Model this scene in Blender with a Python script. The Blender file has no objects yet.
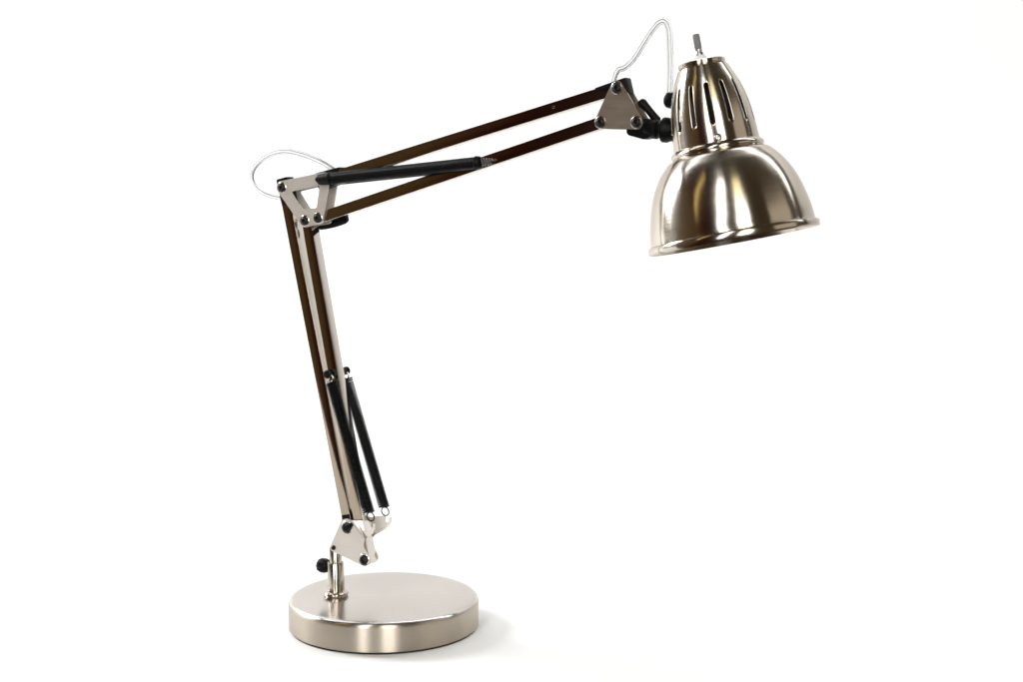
import bpy, bmesh, math, random
from mathutils import Vector, Matrix
random.seed(4)
S = bpy.context.scene
C = S.collection
PI = math.pi
MM = 0.001

# ------------------------------------------------------------------ materials
def new_mat(name):
    m = bpy.data.materials.new(name); m.use_nodes = True
    nt = m.node_tree
    return m, nt, nt.nodes['Principled BSDF']

def brushed(name, col, rough, aniso=0.0, radial=False, scale=(1, 1, 1), col2=None, bump=0.05, rvar=0.06, metal=1.0):
    """brushed nickel: metallic, fine directional scratches in roughness, colour and bump"""
    m, nt, b = new_mat(name)
    N, L = nt.nodes, nt.links
    b.inputs['Metallic'].default_value = metal
    b.inputs['Specular Tint'].default_value = (0.84, 0.82, 0.80, 1)   # F82 edge colour of nickel
    tc = N.new('ShaderNodeTexCoord'); mp = N.new('ShaderNodeMapping')
    mp.inputs['Scale'].default_value = scale
    L.new(tc.outputs['Object'], mp.inputs['Vector'])
    nz = N.new('ShaderNodeTexNoise'); nz.inputs['Scale'].default_value = 1.0
    nz.inputs['Detail'].default_value = 4.0; nz.inputs['Roughness'].default_value = 0.65
    L.new(mp.outputs['Vector'], nz.inputs['Vector'])
    big = N.new('ShaderNodeTexNoise'); big.inputs['Scale'].default_value = 22.0; big.inputs['Detail'].default_value = 3.0
    L.new(tc.outputs['Object'], big.inputs['Vector'])
    mr = N.new('ShaderNodeMapRange')
    mr.inputs['To Min'].default_value = rough - rvar; mr.inputs['To Max'].default_value = rough + rvar
    L.new(nz.outputs['Fac'], mr.inputs['Value']); sm = N.new('ShaderNodeMath'); sm.operation = 'MULTIPLY_ADD'; sm.inputs[1].default_value = rough * 0.35   # handling marks
    L.new(big.outputs['Fac'], sm.inputs[0]); sb = N.new('ShaderNodeMath'); sb.operation = 'SUBTRACT'; sb.inputs[1].default_value = rough * 0.175
    L.new(mr.outputs['Result'], sm.inputs[2]); L.new(sm.outputs[0], sb.inputs[0]); L.new(sb.outputs[0], b.inputs['Roughness'])
    mx = N.new('ShaderNodeMix'); mx.data_type = 'RGBA'
    c2 = col2 or tuple(c * 0.82 for c in col)
    mx.inputs[6].default_value = (*c2, 1); mx.inputs[7].default_value = (*col, 1)
    ad = N.new('ShaderNodeMath'); ad.operation = 'MULTIPLY_ADD'
    ad.inputs[1].default_value = 0.6
    L.new(nz.outputs['Fac'], ad.inputs[0])
    hf = N.new('ShaderNodeMath'); hf.operation = 'MULTIPLY'; hf.inputs[1].default_value = 0.45
    L.new(big.outputs['Fac'], hf.inputs[0]); L.new(hf.outputs[0], ad.inputs[2])
    L.new(ad.outputs[0], mx.inputs[0]); L.new(mx.outputs[2], b.inputs['Base Color'])
    bp = N.new('ShaderNodeBump'); bp.inputs['Strength'].default_value = bump; bp.inputs['Distance'].default_value = 0.0006
    L.new(nz.outputs['Fac'], bp.inputs['Height']); L.new(bp.outputs['Normal'], b.inputs['Normal'])
    if aniso:
        b.inputs['Anisotropic'].default_value = aniso
        tg = N.new('ShaderNodeTangent')
        if radial:
            tg.direction_type = 'RADIAL'; tg.axis = 'Z'
        L.new(tg.outputs['Tangent'], b.inputs['Tangent'])
        b.inputs['Anisotropic Rotation'].default_value = 0.25   # spread along the axis, across the turned scratches
    return m

def plain(name, col, rough, metal=0.0, spec=0.5, nscale=300.0, namp=0.15):
    m, nt, b = new_mat(name)
    N, L = nt.nodes, nt.links
    b.inputs['Metallic'].default_value = metal
    b.inputs['Specular IOR Level'].default_value = spec
    tc = N.new('ShaderNodeTexCoord'); nz = N.new('ShaderNodeTexNoise'); nz.inputs['Scale'].default_value = nscale
    nz.inputs['Detail'].default_value = 3.0
    L.new(tc.outputs['Object'], nz.inputs['Vector'])
    mr = N.new('ShaderNodeMapRange')
    mr.inputs['To Min'].default_value = rough - namp; mr.inputs['To Max'].default_value = rough + namp
    L.new(nz.outputs['Fac'], mr.inputs['Value']); L.new(mr.outputs['Result'], b.inputs['Roughness'])
    mx = N.new('ShaderNodeMix'); mx.data_type = 'RGBA'
    mx.inputs[6].default_value = (*[c * 0.8 for c in col], 1); mx.inputs[7].default_value = (*[min(1, c * 1.2) for c in col], 1)
    L.new(nz.outputs['Fac'], mx.inputs[0]); L.new(mx.outputs[2], b.inputs['Base Color'])
    return m

NICKEL = (0.575, 0.52, 0.45)
M_SHADE = brushed('brushed_nickel_shade', NICKEL, 0.19, 0.85, True, (30, 30, 1500), bump=0.04)
M_BASE_SIDE = brushed('brushed_nickel_turned', (0.64, 0.605, 0.575), 0.22, 0.75, True, (30, 30, 1500), bump=0.03)
M_BASE_RIM_DIM = brushed('brushed_nickel_rim_dim_reflection', (0.51, 0.45, 0.375), 0.32, 0.95, True, (20, 20, 1500), bump=0.02)
M_TUBE = brushed('brushed_nickel_tube', NICKEL, 0.20, 0.6, True, (40, 40, 900), bump=0.03)
M_BAR = brushed('satin_nickel_bar', (0.70, 0.65, 0.60), 0.10, 0, False, (900, 900, 8), bump=0.0, rvar=0.015)
M_BAR_DIM = brushed('satin_nickel_bar_dim_reflection', (0.40, 0.33, 0.255), 0.11, 0, False, (900, 900, 8), bump=0.0, rvar=0.02)
M_PLATE = brushed('satin_nickel_plate', (0.74, 0.69, 0.635), 0.42, 0, False, (60, 300, 500), bump=0.06, metal=0.45)
M_PLATE_END = brushed('satin_nickel_end_plate', (0.55, 0.48, 0.40), 0.36, 0, False, (60, 300, 500), bump=0.06)
M_CHROME = brushed('bright_steel', (0.75, 0.73, 0.70), 0.16, 0, False, (400, 400, 400), bump=0.02)
M_BLACK = plain('black_plastic', (0.004, 0.004, 0.0042), 0.42, spec=0.12)
M_SCREW = plain('black_oxide_screw', (0.012, 0.010, 0.009), 0.30, 0.2, spec=0.3)
M_SPRING = plain('black_spring_steel', (0.002, 0.002, 0.002), 0.26, 0.0, 0.12, nscale=900, namp=0.05)
M_RUBBER = plain('black_rubber', (0.015, 0.014, 0.013), 0.8)
M_WHITE = plain('white_nylon', (0.75, 0.74, 0.72), 0.4)
M_GREY = plain('grey_metal', (0.40, 0.40, 0.41), 0.30, 0.8)
M_LEVER = plain('grey_switch_plastic', (0.17, 0.17, 0.175), 0.45)
M_WIRE = plain('dull_spring_wire', (0.20, 0.19, 0.18), 0.35, 0.8)
M_DARKIN = plain('dark_inside', (0.02, 0.018, 0.016), 0.6)
M_CORE = plain('tinned_wire', (0.60, 0.60, 0.62), 0.35, 0.8)

m, nt, b = new_mat('clear_vinyl')
b.inputs['Base Color'].default_value = (0.95, 0.95, 0.955, 1)
b.inputs['Transmission Weight'].default_value = 1.0
b.inputs['IOR'].default_value = 1.42
b.inputs['Roughness'].default_value = 0.08
_n = nt.nodes.new('ShaderNodeTexNoise'); _n.inputs['Scale'].default_value = 150
_t = nt.nodes.new('ShaderNodeTexCoord'); nt.links.new(_t.outputs['Object'], _n.inputs['Vector'])
_b = nt.nodes.new('ShaderNodeBump'); _b.inputs['Strength'].default_value = 0.1; _b.inputs['Distance'].default_value = 0.001
nt.links.new(_n.outputs['Fac'], _b.inputs['Height']); nt.links.new(_b.outputs['Normal'], b.inputs['Normal'])
M_CLEAR = m

m, nt, b = new_mat('white_sweep_paper')
b.inputs['Roughness'].default_value = 0.9
b.inputs['Specular IOR Level'].default_value = 0.1
_n = nt.nodes.new('ShaderNodeTexNoise'); _n.inputs['Scale'].default_value = 3.0; _n.inputs['Detail'].default_value = 6
_t = nt.nodes.new('ShaderNodeTexCoord'); nt.links.new(_t.outputs['Object'], _n.inputs['Vector'])
_x = nt.nodes.new('ShaderNodeMix'); _x.data_type = 'RGBA'
_x.inputs[6].default_value = (0.855, 0.855, 0.855, 1); _x.inputs[7].default_value = (0.88, 0.88, 0.88, 1)
nt.links.new(_n.outputs['Fac'], _x.inputs[0]); nt.links.new(_x.outputs[2], b.inputs['Base Color'])
M_PAPER = m

# ------------------------------------------------------------------ mesh helpers
# All lamp dimensions are millimetres in the lamp's own frame: origin under the post,
# x along the arms towards the shade, y away from the front side, z up.
def smooth(me, ang=35):
    bm = bmesh.new(); bm.from_mesh(me)
    bmesh.ops.recalc_face_normals(bm, faces=bm.faces)
    for f in bm.faces: f.smooth = True
    for e in bm.edges:
        e.smooth = not (len(e.link_faces) == 2 and e.calc_face_angle(0) > math.radians(ang))
    bm.to_mesh(me); bm.free()

def obj(name, bm, mat, parent=None, mtx=None, ang=35, bevel=0.0):
    """mm mesh -> one object; mtx (mm) is the object's own frame"""
    me = bpy.data.meshes.new(name)
    if bevel:
        es = [e for e in bm.edges if len(e.link_faces) == 2 and e.calc_face_angle(0) > 0.6]
        bmesh.ops.bevel(bm, geom=es, offset=bevel, segments=2, affect='EDGES', profile=0.6)
    bmesh.ops.scale(bm, vec=(MM, MM, MM), verts=bm.verts)
    bm.to_mesh(me); bm.free()
    smooth(me, ang)
    me.materials.append(mat)
    o = bpy.data.objects.new(name, me); C.objects.link(o)
    if mtx is not None:
        q = mtx.copy(); q.translation = q.translation * MM
        o.matrix_basis = q
    if parent:
        o.parent = parent
        if parent.type == 'MESH':            # sub-parts: written in the lamp frame too
            o.matrix_parent_inverse = parent.matrix_basis.inverted()
    return o

def copy_of(o, mtx=None, parent=None):
    c = o.copy(); C.objects.link(c)
    if parent: c.parent = parent
    if mtx is not None:
        q = mtx.copy(); q.translation = q.translation * MM
        c.matrix_basis = q
    return c

def frame(origin, z, xhint=(0, 1, 0)):
    z = Vector(z).normalized(); x = Vector(xhint)
    x = (x - z * x.dot(z))
    if x.length < 1e-4: x = Vector((1, 0, 0)) - z * z.x
    x.normalize(); y = z.cross(x)
    m = Matrix((x, y, z)).transposed().to_4x4(); m.translation = Vector(origin)
    return m

def lathe(bm, prof, seg=48, m=None, close=False):
    rings = []
    for r, h in prof:
        if r < 1e-6:
            rings.append([bm.verts.new((0, 0, h))])
        else:
            rings.append([bm.verts.new((r * math.cos(2 * PI * i / seg), r * math.sin(2 * PI * i / seg), h)) for i in range(seg)])
    pairs = list(zip(rings, rings[1:]))
    if close: pairs.append((rings[-1], rings[0]))
    for a, c in pairs:
        for i in range(seg):
            j = (i + 1) % seg
            if len(a) == 1 and len(c) == 1: continue
            if len(a) == 1: bm.faces.new((a[0], c[i], c[j]))
            elif len(c) == 1: bm.faces.new((a[i], c[0], a[j]))
            else: bm.faces.new((a[i], c[i], c[j], a[j]))
    if m is not None:
        vs = [v for r in rings for v in r]
        bmesh.ops.transform(bm, matrix=m, verts=vs)

def cyl(bm, p, q, r, seg=24, r2=None, edge=0.0):
    p, q = Vector(p), Vector(q); L = (q - p).length
    r2 = r if r2 is None else r2
    prof = [(0, 0), (r - edge, 0), (r, edge), (r2, L - edge), (r2 - edge, L), (0, L)] if edge else [(0, 0), (r, 0), (r2, L), (0, L)]
    lathe(bm, prof, seg, frame(p, q - p))

def spline(pts, n):
    """Catmull-Rom through pts"""
    P = [Vector(p) for p in pts]
    P = [P[0] * 2 - P[1]] + P + [P[-1] * 2 - P[-2]]
    out = []
    for i in range(1, len(P) - 2):
        for k in range(n):
            t = k / n
            a, b_, c, d = P[i - 1], P[i], P[i + 1], P[i + 2]
            out.append(0.5 * ((2 * b_) + (c - a) * t + (2 * a - 5 * b_ + 4 * c - d) * t * t + (3 * b_ - a - 3 * c + d) * t ** 3))
    out.append(P[-2]); return out

def tube(bm, path, r, seg=8, closed=False):
    P = [Vector(p) for p in path]; n = len(P)
    T = []
    for i in range(n):
        a = P[(i - 1) % n] if (closed or i > 0) else P[i]
        c = P[(i + 1) % n] if (closed or i < n - 1) else P[i]
        T.append((c - a).normalized())
    up = Vector((0, 1, 0)) if abs(T[0].y) < 0.9 else Vector((1, 0, 0))
    N = (up - T[0] * up.dot(T[0])).normalized()
    rings = []
    for i in range(n):
        if i:
            N = N - T[i] * N.dot(T[i]); N.normalize()
        B = T[i].cross(N)
        rings.append([bm.verts.new(P[i] + (N * math.cos(2 * PI * k / seg) + B * math.sin(2 * PI * k / seg)) * r) for k in range(seg)])
    for i in range(n if closed else n - 1):
        a, c = rings[i], rings[(i + 1) % n]
        for k in range(seg):
            bm.faces.new((a[k], c[k], c[(k + 1) % seg], a[(k + 1) % seg]))
    if not closed:
        bm.faces.new(rings[0][::-1]); bm.faces.new(rings[-1])
    return rings

def box(bm, m, sx, sy, sz, z0=None):
    """box in frame m; z runs from z0 (default -sz/2) to z0+sz"""
    z0 = -sz / 2 if z0 is None else z0
    r = bmesh.ops.create_cube(bm, size=1)['verts']
    bmesh.ops.transform(bm, matrix=m @ Matrix.Translation((0, 0, z0 + sz / 2)) @ Matrix.Diagonal((sx, sy, sz, 1)), verts=r)
    return r

def hull_outline(circles, n=10):
    """convex outline around circles (x, z, r), counter-clockwise"""
    pts = []
    for x, z, r in circles:
        for k in range(n * 4):
            a = 2 * PI * k / (n * 4); pts.append((x + r * math.cos(a), z + r * math.sin(a)))
    pts = sorted(set(pts))
    def half(pp):
        h = []
        for p in pp:
            while len(h) > 1 and (h[-1][0] - h[-2][0]) * (p[1] - h[-2][1]) - (h[-1][1] - h[-2][1]) * (p[0] - h[-2][0]) <= 1e-7: h.pop()
            h.append(p)
        return h
    a, c = half(pts), half(pts[::-1])
    return a[:-1] + c[:-1]

def rounded(poly, r, n=5):
    out = []
    for i, p in enumerate(poly):
        p = Vector(p); a = Vector(poly[i - 1]); c = Vector(poly[(i + 1) % len(poly)])
        u, v = (a - p), (c - p); k = min(r, u.length * 0.45, v.length * 0.45)
        s, e = p + u.normalized() * k, p + v.normalized() * k
        for j in range(n + 1):
            t = j / n
            q = s * (1 - t) ** 2 + p * 2 * t * (1 - t) + e * t * t
            out.append((q.x, q.y))
    return out

def plate(bm, outline, y0, y1, holes=(), yfun=None):
    """flat sheet in the xz plane between y0 and y1, with holes; yfun(x,z) adds a bend"""
    loops = [outline] + list(holes)
    vs, es = [], []
    for lp in loops:
        v = [bm.verts.new((x, 0, z)) for x, z in lp]; vs += v
        es += [bm.edges.new((v[i], v[(i + 1) % len(v)])) for i in range(len(v))]
    fs = [f for f in bmesh.ops.triangle_fill(bm, edges=es, use_beauty=True)['geom'] if isinstance(f, bmesh.types.BMFace)]
    ex = bmesh.ops.extrude_face_region(bm, geom=fs)
    nv = [v for v in ex['geom'] if isinstance(v, bmesh.types.BMVert)]
    for v in vs: v.co.y = y0
    for v in nv: v.co.y = y1
    if yfun:
        for v in vs + nv: v.co.y += yfun(v.co.x, v.co.z)

ROOT = bpy.data.objects.new('desk_lamp', None); C.objects.link(ROOT)
ROOT.location = (-0.04978, 0.00168, 0.0); ROOT.rotation_euler = (0, 0, math.radians(-28))
ROOT.empty_display_size = 0.05
ROOT['label'] = 'brushed nickel desk lamp with spring balanced arms and round weighted base on white surface'
ROOT['category'] = 'desk lamp'

# ------------------------------------------------------------------ base and post
BX, BY = 44.8, 21.9
mB = Matrix.Translation((BX, BY, 0))
bm = bmesh.new()
prof = [(0, 1.6), (93.5, 1.6), (95, 2.6), (95, 25.2)]
for k in range(1, 9):
    a = k / 8 * PI / 2; prof.append((95 - 5.6 + 5.6 * math.cos(a), 25.4 + 5.6 * math.sin(a)))
prof += [(80, 31.06), (60, 31.1), (30, 31.1), (0, 31.1)]
lathe(bm, prof, 192)
base = obj('base', bm, M_BASE_SIDE, ROOT, mB, 50)
base.data.materials.append(M_BASE_RIM_DIM)
for f in base.data.polygons:
    if abs(f.normal.z) < 0.5: f.material_index = 1  # side faces: darker tan reflection put into the colour
bm = bmesh.new(); lathe(bm, [(0, 0), (93, 0), (93, 1.7), (0, 1.7)], 128)
obj('foot_pad', bm, M_RUBBER, base, mB)

PX = 1.9
mP = Matrix.Translation((PX, 0, 0))
bm = bmesh.new()
lathe(bm, [(0, 30.9), (11.0, 30.9), (11.9, 31.7), (12.4, 33.0), (12.4, 34.6), (11.6, 35.4), (9.2, 35.7), (8.6, 36.8), (0, 36.8)], 64)
obj('post_collar', bm, M_TUBE, ROOT, mP, 40)
bm = bmesh.new()
lathe(bm, [(0, 34), (8.4, 34), (8.4, 64.0), (8.0, 64.8), (6.9, 64.8), (6.7, 63.5), (0, 63.5)], 64)
sleeve = obj('post_sleeve', bm, M_TUBE, ROOT, mP, 40)
bm = bmesh.new(); lathe(bm, [(0, 60), (6.3, 60), (6.3, 80), (5.6, 81), (0, 81)], 48)
obj('post_rod', bm, M_TUBE, ROOT, mP, 40)
# thumbscrew through the sleeve, pointing at the far left of the arms
ts = frame((PX, 0, 59.8), (-1, 0, 0))
bm = bmesh.new(); cyl(bm, (PX - 7, 0, 59.8), (PX - 13, 0, 59.8), 3.0)
obj('thumbscrew_shank', bm, M_CHROME, sleeve)
bm = bmesh.new()
seg = 40; rings = []
for h, k in [(8.8, 0.74), (9.6, 0.86), (12, 0.98), (17, 1.0), (19.4, 0.9), (20.4, 0.72)]:
    rings.append([bm.verts.new(ts @ Vector(((7.0 + 0.45 * math.cos(10 * 2 * PI * i / seg)) * k * math.cos(2 * PI * i / seg),
                 (7.0 + 0.45 * math.cos(10 * 2 * PI * i / seg)) * k * math.sin(2 * PI * i / seg), h))) for i in range(seg)])
for a, c in zip(rings, rings[1:]):
    for i in range(seg): bm.faces.new((a[i], c[i], c[(i + 1) % seg], a[(i + 1) % seg]))
bm.faces.new(rings[0][::-1]); bm.faces.new(rings[-1])
obj('thumbscrew_knob', bm, M_BLACK, sleeve, None, 50)

# ------------------------------------------------------------------ joints of the two parallelogram arms (x, z)
L0, L1 = Vector((21.5, 104.4)), Vector((-51.1, 438.7))
R0, R1 = Vector((41.3, 74.2)), Vector((-24.0, 406.4))
A0, A1 = Vector((-1.2, 446.5)), Vector((309.3, 525.7))
B0, B1 = Vector((-8.2, 409.1)), Vector((293.9, 496.5))
K = Vector((328.0, 495.9))
BW, BD = 10.6, 12.6            # bar section
PT = 1.5                       # plate thickness
YI = BD / 2 + 0.25             # plate inner face
YO = YI + PT

def v3(p, y=0.0): return Vector((p[0], y, p[1]))

def bar(name, p, q, ext0=5.0, ext1=5.0):
    d = (v3(q) - v3(p)); L = d.length
    m = frame(v3(p), d, (0, 1, 0))
    bm = bmesh.new(); box(bm, Matrix.Identity(4), BD, BW, L + ext0 + ext1, -ext0)
    o = obj(name, bm, M_BAR, ROOT, m, 40, bevel=0.5)
    o.data.materials.append(M_BAR_DIM)                 # front and back faces: dim brown reflection put into the colour
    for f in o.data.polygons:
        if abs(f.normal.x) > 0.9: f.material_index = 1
    return o

def bar_cap(o, p, q, back, ahead, taper=True, wide=3.0, wedge=False):
    """black moulded cap over the end of a bar"""
    d = (v3(q) - v3(p)); m = frame(v3(p), d, (0, 1, 0))
    bm = bmesh.new(); box(bm, m, BD + 0.1, BW + wide, back + ahead, -back)
    inv = m.inverted()
    for v in bm.verts:
        l = inv @ v.co
        if l.z > 0 and taper: l.y *= 0.86
        v.co = m @ l
        if wedge and l.z > 0 and (v.co - m @ Vector((0, 0, l.z))).z < 0: v.co.z += BW * 0.72
    c = obj('end_cap', bm, M_BLACK, o, None, 40, bevel=1.6)
    return c

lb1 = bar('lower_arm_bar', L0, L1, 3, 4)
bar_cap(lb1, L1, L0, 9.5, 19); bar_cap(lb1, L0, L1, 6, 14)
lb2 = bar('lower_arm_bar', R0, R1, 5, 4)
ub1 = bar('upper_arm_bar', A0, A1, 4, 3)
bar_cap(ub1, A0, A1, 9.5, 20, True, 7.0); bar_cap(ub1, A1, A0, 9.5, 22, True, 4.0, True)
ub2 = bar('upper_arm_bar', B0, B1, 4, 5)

# ------------------------------------------------------------------ bracket plates
def screw(p, y, side, r, parent, washer=True, mat=M_SCREW):
    """domed socket screw on a plate face; side -1 front, +1 back"""
    m = frame(v3(p, y), (0, side, 0), (1, 0, 0))
    bm = bmesh.new()
    pr = [(0, 0.8), (r * 0.42, 0.8), (r * 0.45, 2.0), (r * 0.62, 2.25), (r * 0.86, 1.7), (r, 0.75), (r, -0.2), (0, -0.2)]
    lathe(bm, pr, 28, m)
    h = obj('screw_head', bm, mat, parent, None, 40)
    if washer:
        bm = bmesh.new()
        lathe(bm, [(r * 0.9, -0.1), (r + 1.0, -0.1), (r + 1.3, 0.2), (r + 0.9, 0.5), (r * 0.9, 0.3)], 32, m, True)
        obj('washer', bm, M_CHROME, parent, None, 40)
    return h

def pin(p, parent):
    bm = bmesh.new(); cyl(bm, v3(p, -YO), v3(p, YO), 2.6); obj('pivot_pin', bm, M_SCREW, parent)

# lower bracket: main sheet with a concave right edge and a hook tab that is bent outward
crA, crB = Vector((33.6, 112.4)), Vector((43.6, 95.6))
def arc(c, r, a0, a1, n=8):
    return [(c[0] + r * math.cos(math.radians(a0 + (a1 - a0) * k / n)), c[1] + r * math.sin(math.radians(a0 + (a1 - a0) * k / n))) for k in range(n + 1)]
S0 = Vector((5.4, 82.0))
def lower_plate(side):
    out = []
    out += arc(S0, 4.2, 155, 245)                       # corner with the post screw
    out += arc(R0, 6.6, 246, 385)                       # low right corner
    out += [(44.6, 81.0), (42.0, 84.8), (40.9, 89.0), (41.6, 92.6), (crB.x, crB.y), (crA.x, crA.y)]
    out += arc(L0, 8.6, 62, 152)
    tab = [(crA.x, crA.y), (crB.x, crB.y), (48.6, 98.6), (53.4, 101.6), (56.6, 104.8), (58.8, 108.4), (59.6, 112.4), (58.2, 114.2), (56.6, 113.0), (56.4, 110.2), (55.2, 108.6), (53.8, 109.0),
           (53.0, 110.6), (53.2, 113.6), (51.4, 115.2), (46.0, 114.6)]
    t = (crB - crA).normalized(); nrm = Vector((-t.y, t.x))
    if nrm.x < 0: nrm = -nrm
    bm = bmesh.new()
    plate(bm, out, side * YI, side * YO)
    plate(bm, tab, side * YI, side * YO, (), lambda x, z: side * max(0.0, (Vector((x, z)) - crA).dot(nrm)) * 0.36)
    bmesh.ops.remove_doubles(bm, verts=bm.verts, dist=0.01)
    o = obj('lower_bracket_plate', bm, M_PLATE, ROOT, None, 14)
    return o
lpF, lpR = lower_plate(-1), lower_plate(1)
for o, s in ((lpF, -1), (lpR, 1)):
    screw(L0, s * YO, s, 5.2, o); screw(R0, s * YO, s, 4.8, o); screw(S0, s * YO, s, 2.4, o, False)
pin(L0, lpF); pin(R0, lpF)
bm = bmesh.new(); cyl(bm, v3(S0 + Vector((0, 0)), -YI), v3(S0, YI), 3.2); obj('spacer', bm, M_TUBE, lpF)
# small black lever head beside the front pivot screw
bm = bmesh.new()
cyl(bm, v3(L0 + Vector((1, 1)), -YO - 2.2), v3(L0 + Vector((7.4, 4.2)), -YO - 1.6), 2.9, 16, 2.3, 0.8)
obj('locking_pin', bm, M_BLACK, lpF)

# elbow plate: trapezoid with a window
win = rounded([(-40.2, 434.6), (-27.6, 417.6), (-9.6, 418.6), (-5.6, 441.0)], 2.6)
def elbow_plate(side):
    out = hull_outline([(*L1, 6.4), (*A0, 7.0), (*B0, 6.4), (*R1, 6.4)])
    bm = bmesh.new(); plate(bm, out, side * YI, side * YO, (win,))
    o = obj('elbow_plate', bm, M_PLATE, ROOT, None, 25)
    for p in (L1, R1, B0): screw(p, side * YO, side, 4.1, o)
    return o
epF, epR = elbow_plate(-1), elbow_plate(1)
for p in (L1, R1, A0, B0): pin(p, epF)

# arm-end plate: triangle
def arm_end_plate(side):
    out = hull_outline([(*A1, 6.2), (*B1, 5.6), (*K, 6.2)])
    bm = bmesh.new(); plate(bm, out, side * YI, side * YO)
    o = obj('arm_end_plate', bm, M_PLATE_END, ROOT, None, 25)
    for p in (A1, B1, K): screw(p, side * YO, side, 4.1, o)
    return o
apF, apR = arm_end_plate(-1), arm_end_plate(1)
for p in (A1, B1, K): pin(p, apF)

# wing levers (black): at the elbow and at the shade joint
def lever(name, p, q, y, r0, r1, flat, parent, boss=None, bend=-2.2):
    bm = bmesh.new()
    p, q = v3(p, y), v3(q, y); d = q - p; n = 14
    m = frame(p, d, (0, 1, 0)); rings = []
    for i in range(n + 1):
        t = i / n
        w = (r0 + (r1 - r0) * t) * (1 - 0.22 * math.sin(PI * t))
        if i == 0: w *= 0.7
        if i == n: w *= 0.72
        bow = bend * math.sin(PI * t)
        rings.append([bm.verts.new(m @ Vector((flat * w * math.cos(2 * PI * k / 16), bow + w * math.sin(2 * PI * k / 16), d.length * (t if 0 < i < n else (-0.01 if i == 0 else 1.02))))) for k in range(16)])
    for a, c in zip(rings, rings[1:]):
        for k in range(16): bm.faces.new((a[k], c[k], c[(k + 1) % 16], a[(k + 1) % 16]))
    bm.faces.new(rings[0][::-1]); bm.faces.new(rings[-1])
    if boss:
        cyl(bm, boss[0], boss[1], boss[2], 20, None, 0.6)
    return obj(name, bm, M_BLACK, parent, None, 50)
lever('wing_lever', (-24.5, 401.0), (10.5, 408.6), 14.5, 5.0, 4.8, 0.7, ROOT, (v3(B0, YO), v3(B0, 15.5), 5.0))

# ------------------------------------------------------------------ springs
def spring(p, q, y, R=5.2, wire=0.90, pitch=2.2, pin_end=None, tail=False):
    p, q = v3(p, y), v3(q, y); d = q - p; L = d.length; m = frame(p, d, (0, 1, 0))
    bm = bmesh.new()
    turns = L / pitch; spt = 14; n = int(turns * spt)
    path = [m @ Vector((R * math.cos(2 * PI * i / spt), R * math.sin(2 * PI * i / spt), L * i / n)) for i in range(n + 1)]
    tube(bm, path, wire, 5)
    return obj('spring', bm, M_SPRING, ROOT, None, 80), m, L

def ring(parent, c, R, r, nrm, mat):
    bm = bmesh.new(); m = frame(c, nrm)
    tube(bm, [m @ Vector((R * math.cos(2 * PI * i / 28), R * math.sin(2 * PI * i / 28), 0)) for i in range(28)], r, 8, True)
    return obj('spring_hook', bm, mat, parent, None, 80)

# lower pair: from a pin through the right-hand bar down to the hook tabs
top = Vector((6.4, 257.0)); hk = Vector((54.6, 114.5))
u = (hk - top).normalized()
for s in (-1, 1):
    t0 = top + u * 8; t1 = hk - u * 9.5
    sp, m_, L_ = spring(t0, t1, s * 13.4)
    ring(sp, v3(hk - u * 5.4, s * 13.2), 4.3, 0.65, (0, 1, 0.1), M_SPRING)
    ring(sp, v3(top + u * 4.2, s * 13.4), 3.4, 0.75, (0, 1, 0.1), M_CHROME)
bm = bmesh.new(); cyl(bm, v3(top, -17), v3(top, 17), 2.7, 20, None, 0.5)
for s in (-1, 1):
    lathe(bm, [(0, 0), (3.9, 0), (4.1, .5), (4.1, 2.0), (3.0, 2.8), (0, 2.8)], 24, frame(v3(top, s * 15.4), (0, s, 0), (1, 0, 0)))
    lathe(bm, [(0, 0), (4.4, 0), (4.4, 4.4), (0, 4.4)], 24, frame(v3(top, s * 6.4), (0, s, 0), (1, 0, 0)))
obj('spring_pin', bm, M_BLACK, lb2, None, 40)

# upper pair: from the elbow plate to a pin through the lower bar of the upper arm
ua = Vector((6.5, 447.0)); ub = Vector((182.0, 462.6))
u2 = (ub - ua).normalized()
for s in (-1, 1):
    ua, ub = Vector((9.5, 447.3)), Vector((182.0, 462.6))
    if s > 0: ua, ub = ua - u2 * 13, ub - u2 * 13
    sp, m_, L_ = spring(ua - u2 * 3.0, ub - u2 * 9.0, s * 14.2, 4.9)
    # closed black ends
    bm = bmesh.new()
    a_ = ua - u2 * 11.5
    cyl(bm, v3(a_, s * 14.2), v3(ua + u2 * 3, s * 14.2), 5.3, 28, 6.3, 0.9)
    obj('spring_cap', bm, M_BLACK, sp, None, 40)
    bm = bmesh.new()
    cyl(bm, v3(ub - u2 * 10, s * 14.2), v3(ub - u2 * 4.5, s * 14.2), 6.3, 28, 5.6, 0.8)
    obj('spring_cap', bm, M_BLACK, sp, None, 40)
    # stretched last turns in bare wire, ending on the pin
    bm = bmesh.new(); m = frame(v3(ub - u2 * 5, s * 13.6), v3(u2) + Vector((0, -0.55 * s, 0)), (0, 1, 0))
    n = 90
    tube(bm, [m @ Vector(((3.6 - 1.3 * i / n) * math.cos(2 * PI * 4.5 * i / n), (3.6 - 1.3 * i / n) * math.sin(2 * PI * 4.5 * i / n), 11.0 * i / n)) for i in range(n + 1)], 0.75, 6)
    obj('spring_tail', bm, M_WIRE, sp, None, 80)
ub = Vector((182.0, 462.6))
bm = bmesh.new(); cyl(bm, v3(ub + u2 * 4.5, -9), v3(ub + u2 * 4.5, 9), 1.6, 16, None, 0.3)
obj('spring_pin', bm, M_SCREW, ub2, None, 40)
bm = bmesh.new(); cyl(bm, v3(A0, -18.5), v3(A0, 18.5), 2.6, 16, None, 0.4)
obj('spring_pin', bm, M_SCREW, epF, None, 40)
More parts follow.
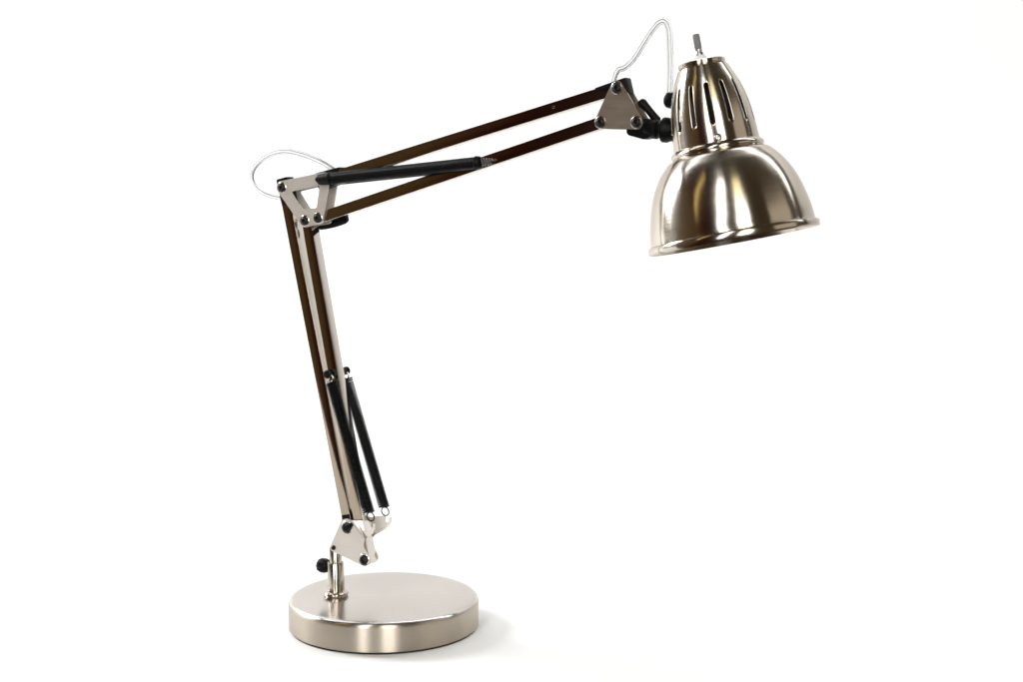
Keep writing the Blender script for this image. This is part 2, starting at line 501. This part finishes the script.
# sliver of a rivet on the upper bar
bm = bmesh.new(); q_ = A0.lerp(A1, 0.80) + Vector((-.5, 1.2)); lathe(bm, [(0, 0.5), (1.4, 0.4), (1.8, -0.2), (0, -0.2)], 16, frame(v3(q_, -BD / 2), (0, -1, 0), (1, 0, 0)))
obj('rivet', bm, M_BAR, ub1)

# ------------------------------------------------------------------ shade (own frame: z runs down the axis)
TOPP = Vector((384.1, 0, 546.1)); RIM = Vector((415.6, 0, 395.2))
AX = (RIM - TOPP).normalized()
# x of the shade frame looks at the front so a slot faces forward
front = Vector((0.375, -1, 0))
mS = frame(TOPP, AX, front)
K8 = 0.853
def sc(pr): return [(r * K8, h * K8) for r, h in pr]

def resample(keys, n):
    pts = spline([Vector((r, h, 0)) for r, h in keys], 12)
    # even steps along the length
    acc = [0]
    for a, c in zip(pts, pts[1:]): acc.append(acc[-1] + (c - a).length)
    out = []
    for i in range(n + 1):
        t = acc[-1] * i / n; j = max(k for k in range(len(acc)) if acc[k] <= t + 1e-9); j = min(j, len(pts) - 2)
        f = (t - acc[j]) / max(1e-9, acc[j + 1] - acc[j]); q = pts[j].lerp(pts[j + 1], f); out.append((q.x, q.y))
    return out

# neck with 14 vent slots
NS, PER = 14, 16
seg = NS * PER
body = resample(sc([(25.0, 6.5), (27.2, 11), (31.4, 20), (35.0, 30), (37.8, 40), (40.0, 51), (41.4, 62), (42.3, 73), (43.3, 86)]), 44)
prof = sc([(0, 2.5), (20.5, 2.5), (21.4, 0.6), (22.6, 0.2), (23.4, 0.9), (23.6, 4.2), (22.9, 5.2), (23.6, 5.9)])
prof = prof + body
s0 = len(prof) - len(body)
bm = bmesh.new()
def hcol(h): return h
rows = []
for (r, h) in prof:
    if r < 1e-6: rows.append([bm.verts.new((0, 0, h))])
    else: rows.append([bm.verts.new((r * math.cos(2 * PI * i / seg), r * math.sin(2 * PI * i / seg), h)) for i in range(seg)])
zlo, zhi = 25.5 * K8, 67 * K8
inside = [i for i in range(s0, len(prof) - 1) if zlo <= (prof[i][1] + prof[i + 1][1]) / 2 <= zhi]
ia, ib = inside[0], inside[-1]
for ri in range(len(rows) - 1):
    a, c = rows[ri], rows[ri + 1]
    for i in range(seg):
        j = (i + 1) % seg
        if len(a) == 1:
            bm.faces.new((a[0], c[j], c[i])); continue
        k = (i + 2) % PER                      # columns 0..2 of each period hold the slot, centred on the angle 0
        A, Bv, Cv, D = a[i], a[j], c[j], c[i]
        if ia <= ri <= ib and k in (0, 1, 2, 3):
            if k in (1, 2) or ia < ri < ib: continue
            if ri == ia:                       # upper end, bevelled corners
                bm.faces.new((A, Bv, D)) if k == 0 else bm.faces.new((A, Bv, Cv))
            else:
                bm.faces.new((A, Cv, D)) if k == 0 else bm.faces.new((Bv, Cv, D))
            continue
        bm.faces.new((A, Bv, Cv, D))
neck = obj('shade_neck', bm, M_SHADE, ROOT, mS, 32)
sol = neck.modifiers.new('thickness', 'SOLIDIFY'); sol.thickness = 0.7 * MM; sol.offset = -1
neck.data.materials.append(M_DARKIN); sol.material_offset = 1  # inner neck wall coloured dark, standing in for shade behind the slots

# bell
outer = resample(sc([(47.2, 93.4), (50.6, 95.0), (55.0, 99.2), (61.0, 106), (66.5, 114.5), (71.5, 124.5), (75.6, 136), (78.8, 148), (81.2, 160), (82.4, 171)]), 60)
lip = sc([(82.8, 173.2), (85.4, 174.4), (86.2, 176.0), (86.2, 180.2), (85.5, 181.6), (84.2, 181.4), (83.6, 179.0)])
inn = [(r - 1.3, h + 0.2) for r, h in outer][::-1]
prof = sc([(43.3, 84.8), (45.2, 86.2), (46.6, 88.0), (47.0, 89.6), (46.6, 91.0), (45.9, 91.8), (46.1, 92.7)]) + outer + lip + inn + sc([(43.2, 93.0), (43.2, 86.2)])
bm = bmesh.new(); lathe(bm, prof, 192, None, True)
bell = obj('shade_bell', bm, M_SHADE, ROOT, mS, 32)
# lamp holder inside the neck
bm = bmesh.new(); lathe(bm, sc([(0, 8), (20, 8), (22, 14), (22, 60), (25, 62), (25, 84), (20, 86), (0, 80)]), 40)
obj('bulb_socket', bm, M_DARKIN, neck, mS)
# screw on the neck
ang = math.radians(-3.0); hz = 81.0 * K8; rr = 42.9 * K8
pl = mS @ Vector((rr * math.cos(ang), rr * math.sin(ang), hz)); nr = (mS.to_3x3() @ Vector((math.cos(ang), math.sin(ang), -0.14)))
bm = bmesh.new()
lathe(bm, [(0, 0.9), (1.2, 0.9), (1.3, 1.5), (2.4, 1.3), (3.2, 0.7), (3.5, 0), (3.5, -1.5), (0, -1.5)], 24, frame(pl, nr))
obj('neck_screw', bm, M_CHROME, neck)
# rocker switch stalk on top
up = -AX; tip = TOPP + AX * 2.0
bm = bmesh.new(); m = frame(tip + Vector((-0.6, 0, 0)), up)
lathe(bm, [(0, -0.5), (6.6, -0.5), (6.6, 2.4), (5.6, 3.0), (0, 3.0)], 32, m)
sw = obj('switch_collar', bm, M_TUBE, neck)
bm = bmesh.new(); lathe(bm, [(0, 2.9), (4.9, 2.9), (5.6, 4.0), (5.3, 6.6), (4.2, 7.2), (0, 7.2)], 6, m); obj('switch_nut', bm, M_WHITE, neck, None, 30, bevel=0.3)
bm = bmesh.new(); lathe(bm, [(0, 7), (3.8, 7), (3.8, 9), (3.0, 10.2), (3.0, 12.6), (0, 12.6)], 24, m); obj('switch_bushing', bm, M_GREY, neck)
bm = bmesh.new(); lathe(bm, [(0, 12), (2.3, 12), (3.0, 14), (3.1, 24.6), (2.7, 25.6), (0, 25.8)], 20, m); obj('switch_lever', bm, M_LEVER, neck)

# ------------------------------------------------------------------ swivel joint between arm end and shade
JY = 490.6
bm = bmesh.new()
out = hull_outline([(K.x, K.y, 5.4), (321.8, 488.6, 4.2), (334.5, 487.6, 6.4), (336.5, 492.5, 6.2)])
plate(bm, out, -5.8, 5.8)
sj = obj('swivel_joint', bm, M_BLACK, ROOT, None, 35, bevel=0.8)
bm = bmesh.new(); lathe(bm, [(0, 0), (6.6, 0), (7.2, .8), (7.2, 6.0), (8.4, 6.8), (8.4, 11.0), (7.6, 11.8), (7.0, 12), (7.0, 14.5), (9.0, 15.2), (10.9, 16.4), (10.9, 20.5), (10.0, 22), (8, 30), (0, 30)], 40, frame((334.0, 0, JY), (1, 0, -0.08)))
obj('swivel_collar', bm, M_BLACK, sj, None, 40)
lever('wing_lever', (343.5, 496.0), (326.8, 514.2), 4.0, 4.2, 4.6, 1.0, sj, None, -0.6)

# cord grommet on the left of the neck
g = Vector((355.2, 2, 514.5))
bm = bmesh.new(); lathe(bm, [(0, -4.6), (4.4, -4.4), (6.4, -2.6), (7.0, 0), (7.0, 10), (0, 10)], 32, frame(g, (1, 0, -.15)))
grom = obj('cord_grommet', bm, M_BLACK, neck, None, 50)

# ------------------------------------------------------------------ clear twin power cord
def cord(pts, twist0, twist1, gap=1.2, r=1.9, rc=0.46):
    path = spline(pts, 14); n = len(path)
    sides = ([], [])
    for i, p in enumerate(path):
        t = (path[min(i + 1, n - 1)] - path[max(i - 1, 0)]).normalized()
        a = twist0 + (twist1 - twist0) * i / (n - 1)
        e1 = Vector((0, 1, 0)); e1 = (e1 - t * e1.dot(t)).normalized(); e2 = t.cross(e1)
        o = e1 * math.cos(a) + e2 * math.sin(a)
        sides[0].append(p + o * gap); sides[1].append(p - o * gap)
    bm = bmesh.new()
    # one figure-eight jacket
    ring_n = 20; rings = []
    for i, p in enumerate(path):
        t = (path[min(i + 1, n - 1)] - path[max(i - 1, 0)]).normalized()
        o = (sides[0][i] - p).normalized(); w = t.cross(o)
        rg = []
        for k in range(ring_n):
            a = 2 * PI * k / ring_n
            rg.append(bm.verts.new(p + o * (math.cos(a) * (gap + r)) + w * (math.sin(a) * r * (0.80 + 0.2 * abs(math.cos(a)) ** 0.5) )))
        rings.append(rg)
    for a, c in zip(rings, rings[1:]):
        for k in range(ring_n): bm.faces.new((a[k], c[k], c[(k + 1) % ring_n], a[(k + 1) % ring_n]))
    bm.faces.new(rings[0][::-1]); bm.faces.new(rings[-1])
    o = obj('power_cord', bm, M_CLEAR, ROOT, None, 60)
    for sd in sides:
        bm = bmesh.new(); tube(bm, sd, rc, 8); obj('cord_core', bm, M_CORE, o, None, 80)
    return o
def P(y, *xz): return [(x, y, z) for x, z in xz]
cord(P(0, (303.0, 522.0), (302.8, 533.0), (306.6, 541.8), (312.9, 543.9), (321.6, 551.3), (330.2, 563.4), (338.6, 575.0), (345.4, 581.2), (350.6, 581.0), (354.0, 574.0),
          (355.2, 560.0), (355.8, 544.0), (355.6, 530.0), (354.8, 516.0)), 1.2, 1.7)
cord(P(0, (12.0, 449.5), (3.6, 456.7), (-13.5, 464.9), (-32.7, 471.0), (-54.1, 474.3), (-74.0, 470.2), (-89.6, 459.6), (-94.2, 449.0), (-89.4, 439.3), (-77.8, 432.1), (-61.0, 428.0), (-48.0, 426.0)), 1.0, 2.4)

# ------------------------------------------------------------------ white sweep: table surface that curves up into the backdrop
bm = bmesh.new()
pr = [(-0.27, 0.0), (-0.15, 0), (0.0, 0.0), (0.5, 0.0), (1.0, 0.0)]
for k in range(1, 13):
    a = k / 12 * PI / 2; pr.append((1.0 + 0.7 * math.sin(a), 0.7 - 0.7 * math.cos(a)))
pr += [(1.7, 1.4), (1.7, 2.6)]
xs = [-3.2 + 9.6 * i / 24 for i in range(25)]
g = [[bm.verts.new((x, y, z)) for x in xs] for y, z in pr]
for a, c in zip(g, g[1:]):
    for i in range(24): bm.faces.new((a[i], a[i + 1], c[i + 1], c[i]))
me = bpy.data.meshes.new('backdrop'); bm.to_mesh(me); bm.free(); smooth(me, 60); me.materials.append(M_PAPER)
bd = bpy.data.objects.new('backdrop', me); C.objects.link(bd); bd['kind'] = 'structure'

# ------------------------------------------------------------------ lights: dim warm studio, soft boxes
w = bpy.data.worlds.new('World'); S.world = w; w.use_nodes = True
# the dim room in front of the sweep: brown on the left, almost black ahead-left, warm grey on the right
_N, _L = w.node_tree.nodes, w.node_tree.links
_t = _N.new('ShaderNodeTexCoord'); _sp = _N.new('ShaderNodeSeparateXYZ'); _L.new(_t.outputs['Generated'], _sp.inputs[0])
_nz = _N.new('ShaderNodeTexNoise'); _nz.inputs['Scale'].default_value = 5.0; _nz.inputs['Detail'].default_value = 3.0
_L.new(_t.outputs['Generated'], _nz.inputs['Vector'])
_ma = _N.new('ShaderNodeMath'); _ma.operation = 'MULTIPLY_ADD'; _ma.inputs[1].default_value = 0.10
_L.new(_nz.outputs['Fac'], _ma.inputs[0]); _L.new(_sp.outputs['X'], _ma.inputs[2])
_mr = _N.new('ShaderNodeMapRange'); _mr.inputs['From Min'].default_value = -0.95; _mr.inputs['From Max'].default_value = 1.05
_L.new(_ma.outputs[0], _mr.inputs['Value'])
_cr = _N.new('ShaderNodeValToRGB'); _e = _cr.color_ramp.elements
_e[0].position = 0.0; _e[0].color = (0.13, 0.09, 0.048, 1)
_e[1].position = 1.0; _e[1].color = (0.09, 0.065, 0.04, 1)
for _p, _c in ((0.055, (0.115, 0.070, 0.030, 1)), (0.085, (0.072, 0.030, 0.015, 1)), (0.115, (0.034, 0.008, 0.007, 1)), (0.30, (0.026, 0.016, 0.007, 1)), (0.50, (0.044, 0.033, 0.015, 1)), (0.75, (0.06, 0.042, 0.022, 1))):
    _x = _e.new(_p); _x.color = _c
_L.new(_mr.outputs['Result'], _cr.inputs['Fac']); _L.new(_cr.outputs['Color'], w.node_tree.nodes['Background'].inputs['Color'])
w.node_tree.nodes['Background'].inputs['Strength'].default_value = 1.0

def area(name, loc, target, sx, sy, radiance, col=(1, 1, 1), spread=180):
    l = bpy.data.lights.new(name, 'AREA'); l.shape = 'RECTANGLE'; l.size = sx; l.size_y = sy
    l.energy = radiance * PI * sx * sy; l.color = col; l.spread = math.radians(spread)
    o = bpy.data.objects.new(name, l); C.objects.link(o)
    o.location = loc
    d = Vector(target) - Vector(loc)
    o.rotation_euler = d.to_track_quat('-Z', 'Y').to_euler()
    return o
area('overhead_softbox', (0.5, 1.15, 2.75), (0.3, 0.6, 0), 5.0, 0.9, 0.35, (0.96, 0.98, 1.0))
area('wall_light', (1.3, 0.85, 2.9), (1.3, 1.7, 0.9), 7.0, 0.5, 6.5, (0.945, 0.975, 1.0))
area('key_softbox', (-2.75, 1.4, 1.9), (0, 0, 0.0), 1.5, 1.5, 21.5, (0.965, 0.985, 1.0))
area('strip_softbox', (-1.62, -4.5, 2.6), (0.1, 0, 1.2), 0.85, 5.6, 7.5)
area('window_softbox', (0.85, -4.6, 1.5), (0.3, 0, 0.7), 1.3, 3.2, 7.5)
area('gold_streak_light_upper', (0.66, -4.5, 4.4), (0.3, 0, 0.7), 1.0, 2.2, 2.2, (1.0, 0.86, 0.42))  # added out of view, gives the gold streak high on the bell
area('gold_streak_light_left', (-2.75, -1.75, 2.9), (0.3, 0, 0.5), 0.22, 2.4, 2.2, (1.0, 0.78, 0.30))  # unseen lamp added for the gold streak left on the shade
area('added_fill', (3.4, -1.6, 1.3), (0.2, 0, 0.4), 2.2, 2.4, 0.6, (1.0, 0.90, 0.76))  # added fill, lifts the right side of the shade

# ------------------------------------------------------------------ camera
cam = bpy.data.cameras.new('camera'); co = bpy.data.objects.new('camera', cam); C.objects.link(co)
cam.sensor_width = 36; cam.lens = 1500.0 / 1023 * 36
co.location = (0.12818, -1.46991, 0.44823)
co.rotation_euler = (PI / 2 - 0.108468, 0, 0)
cam.clip_start = 0.05; cam.clip_end = 60
S.camera = co
S.view_settings.view_transform = 'Standard'; S.view_settings.look = 'None'; S.view_settings.exposure = 0
S.cycles.use_denoising = True
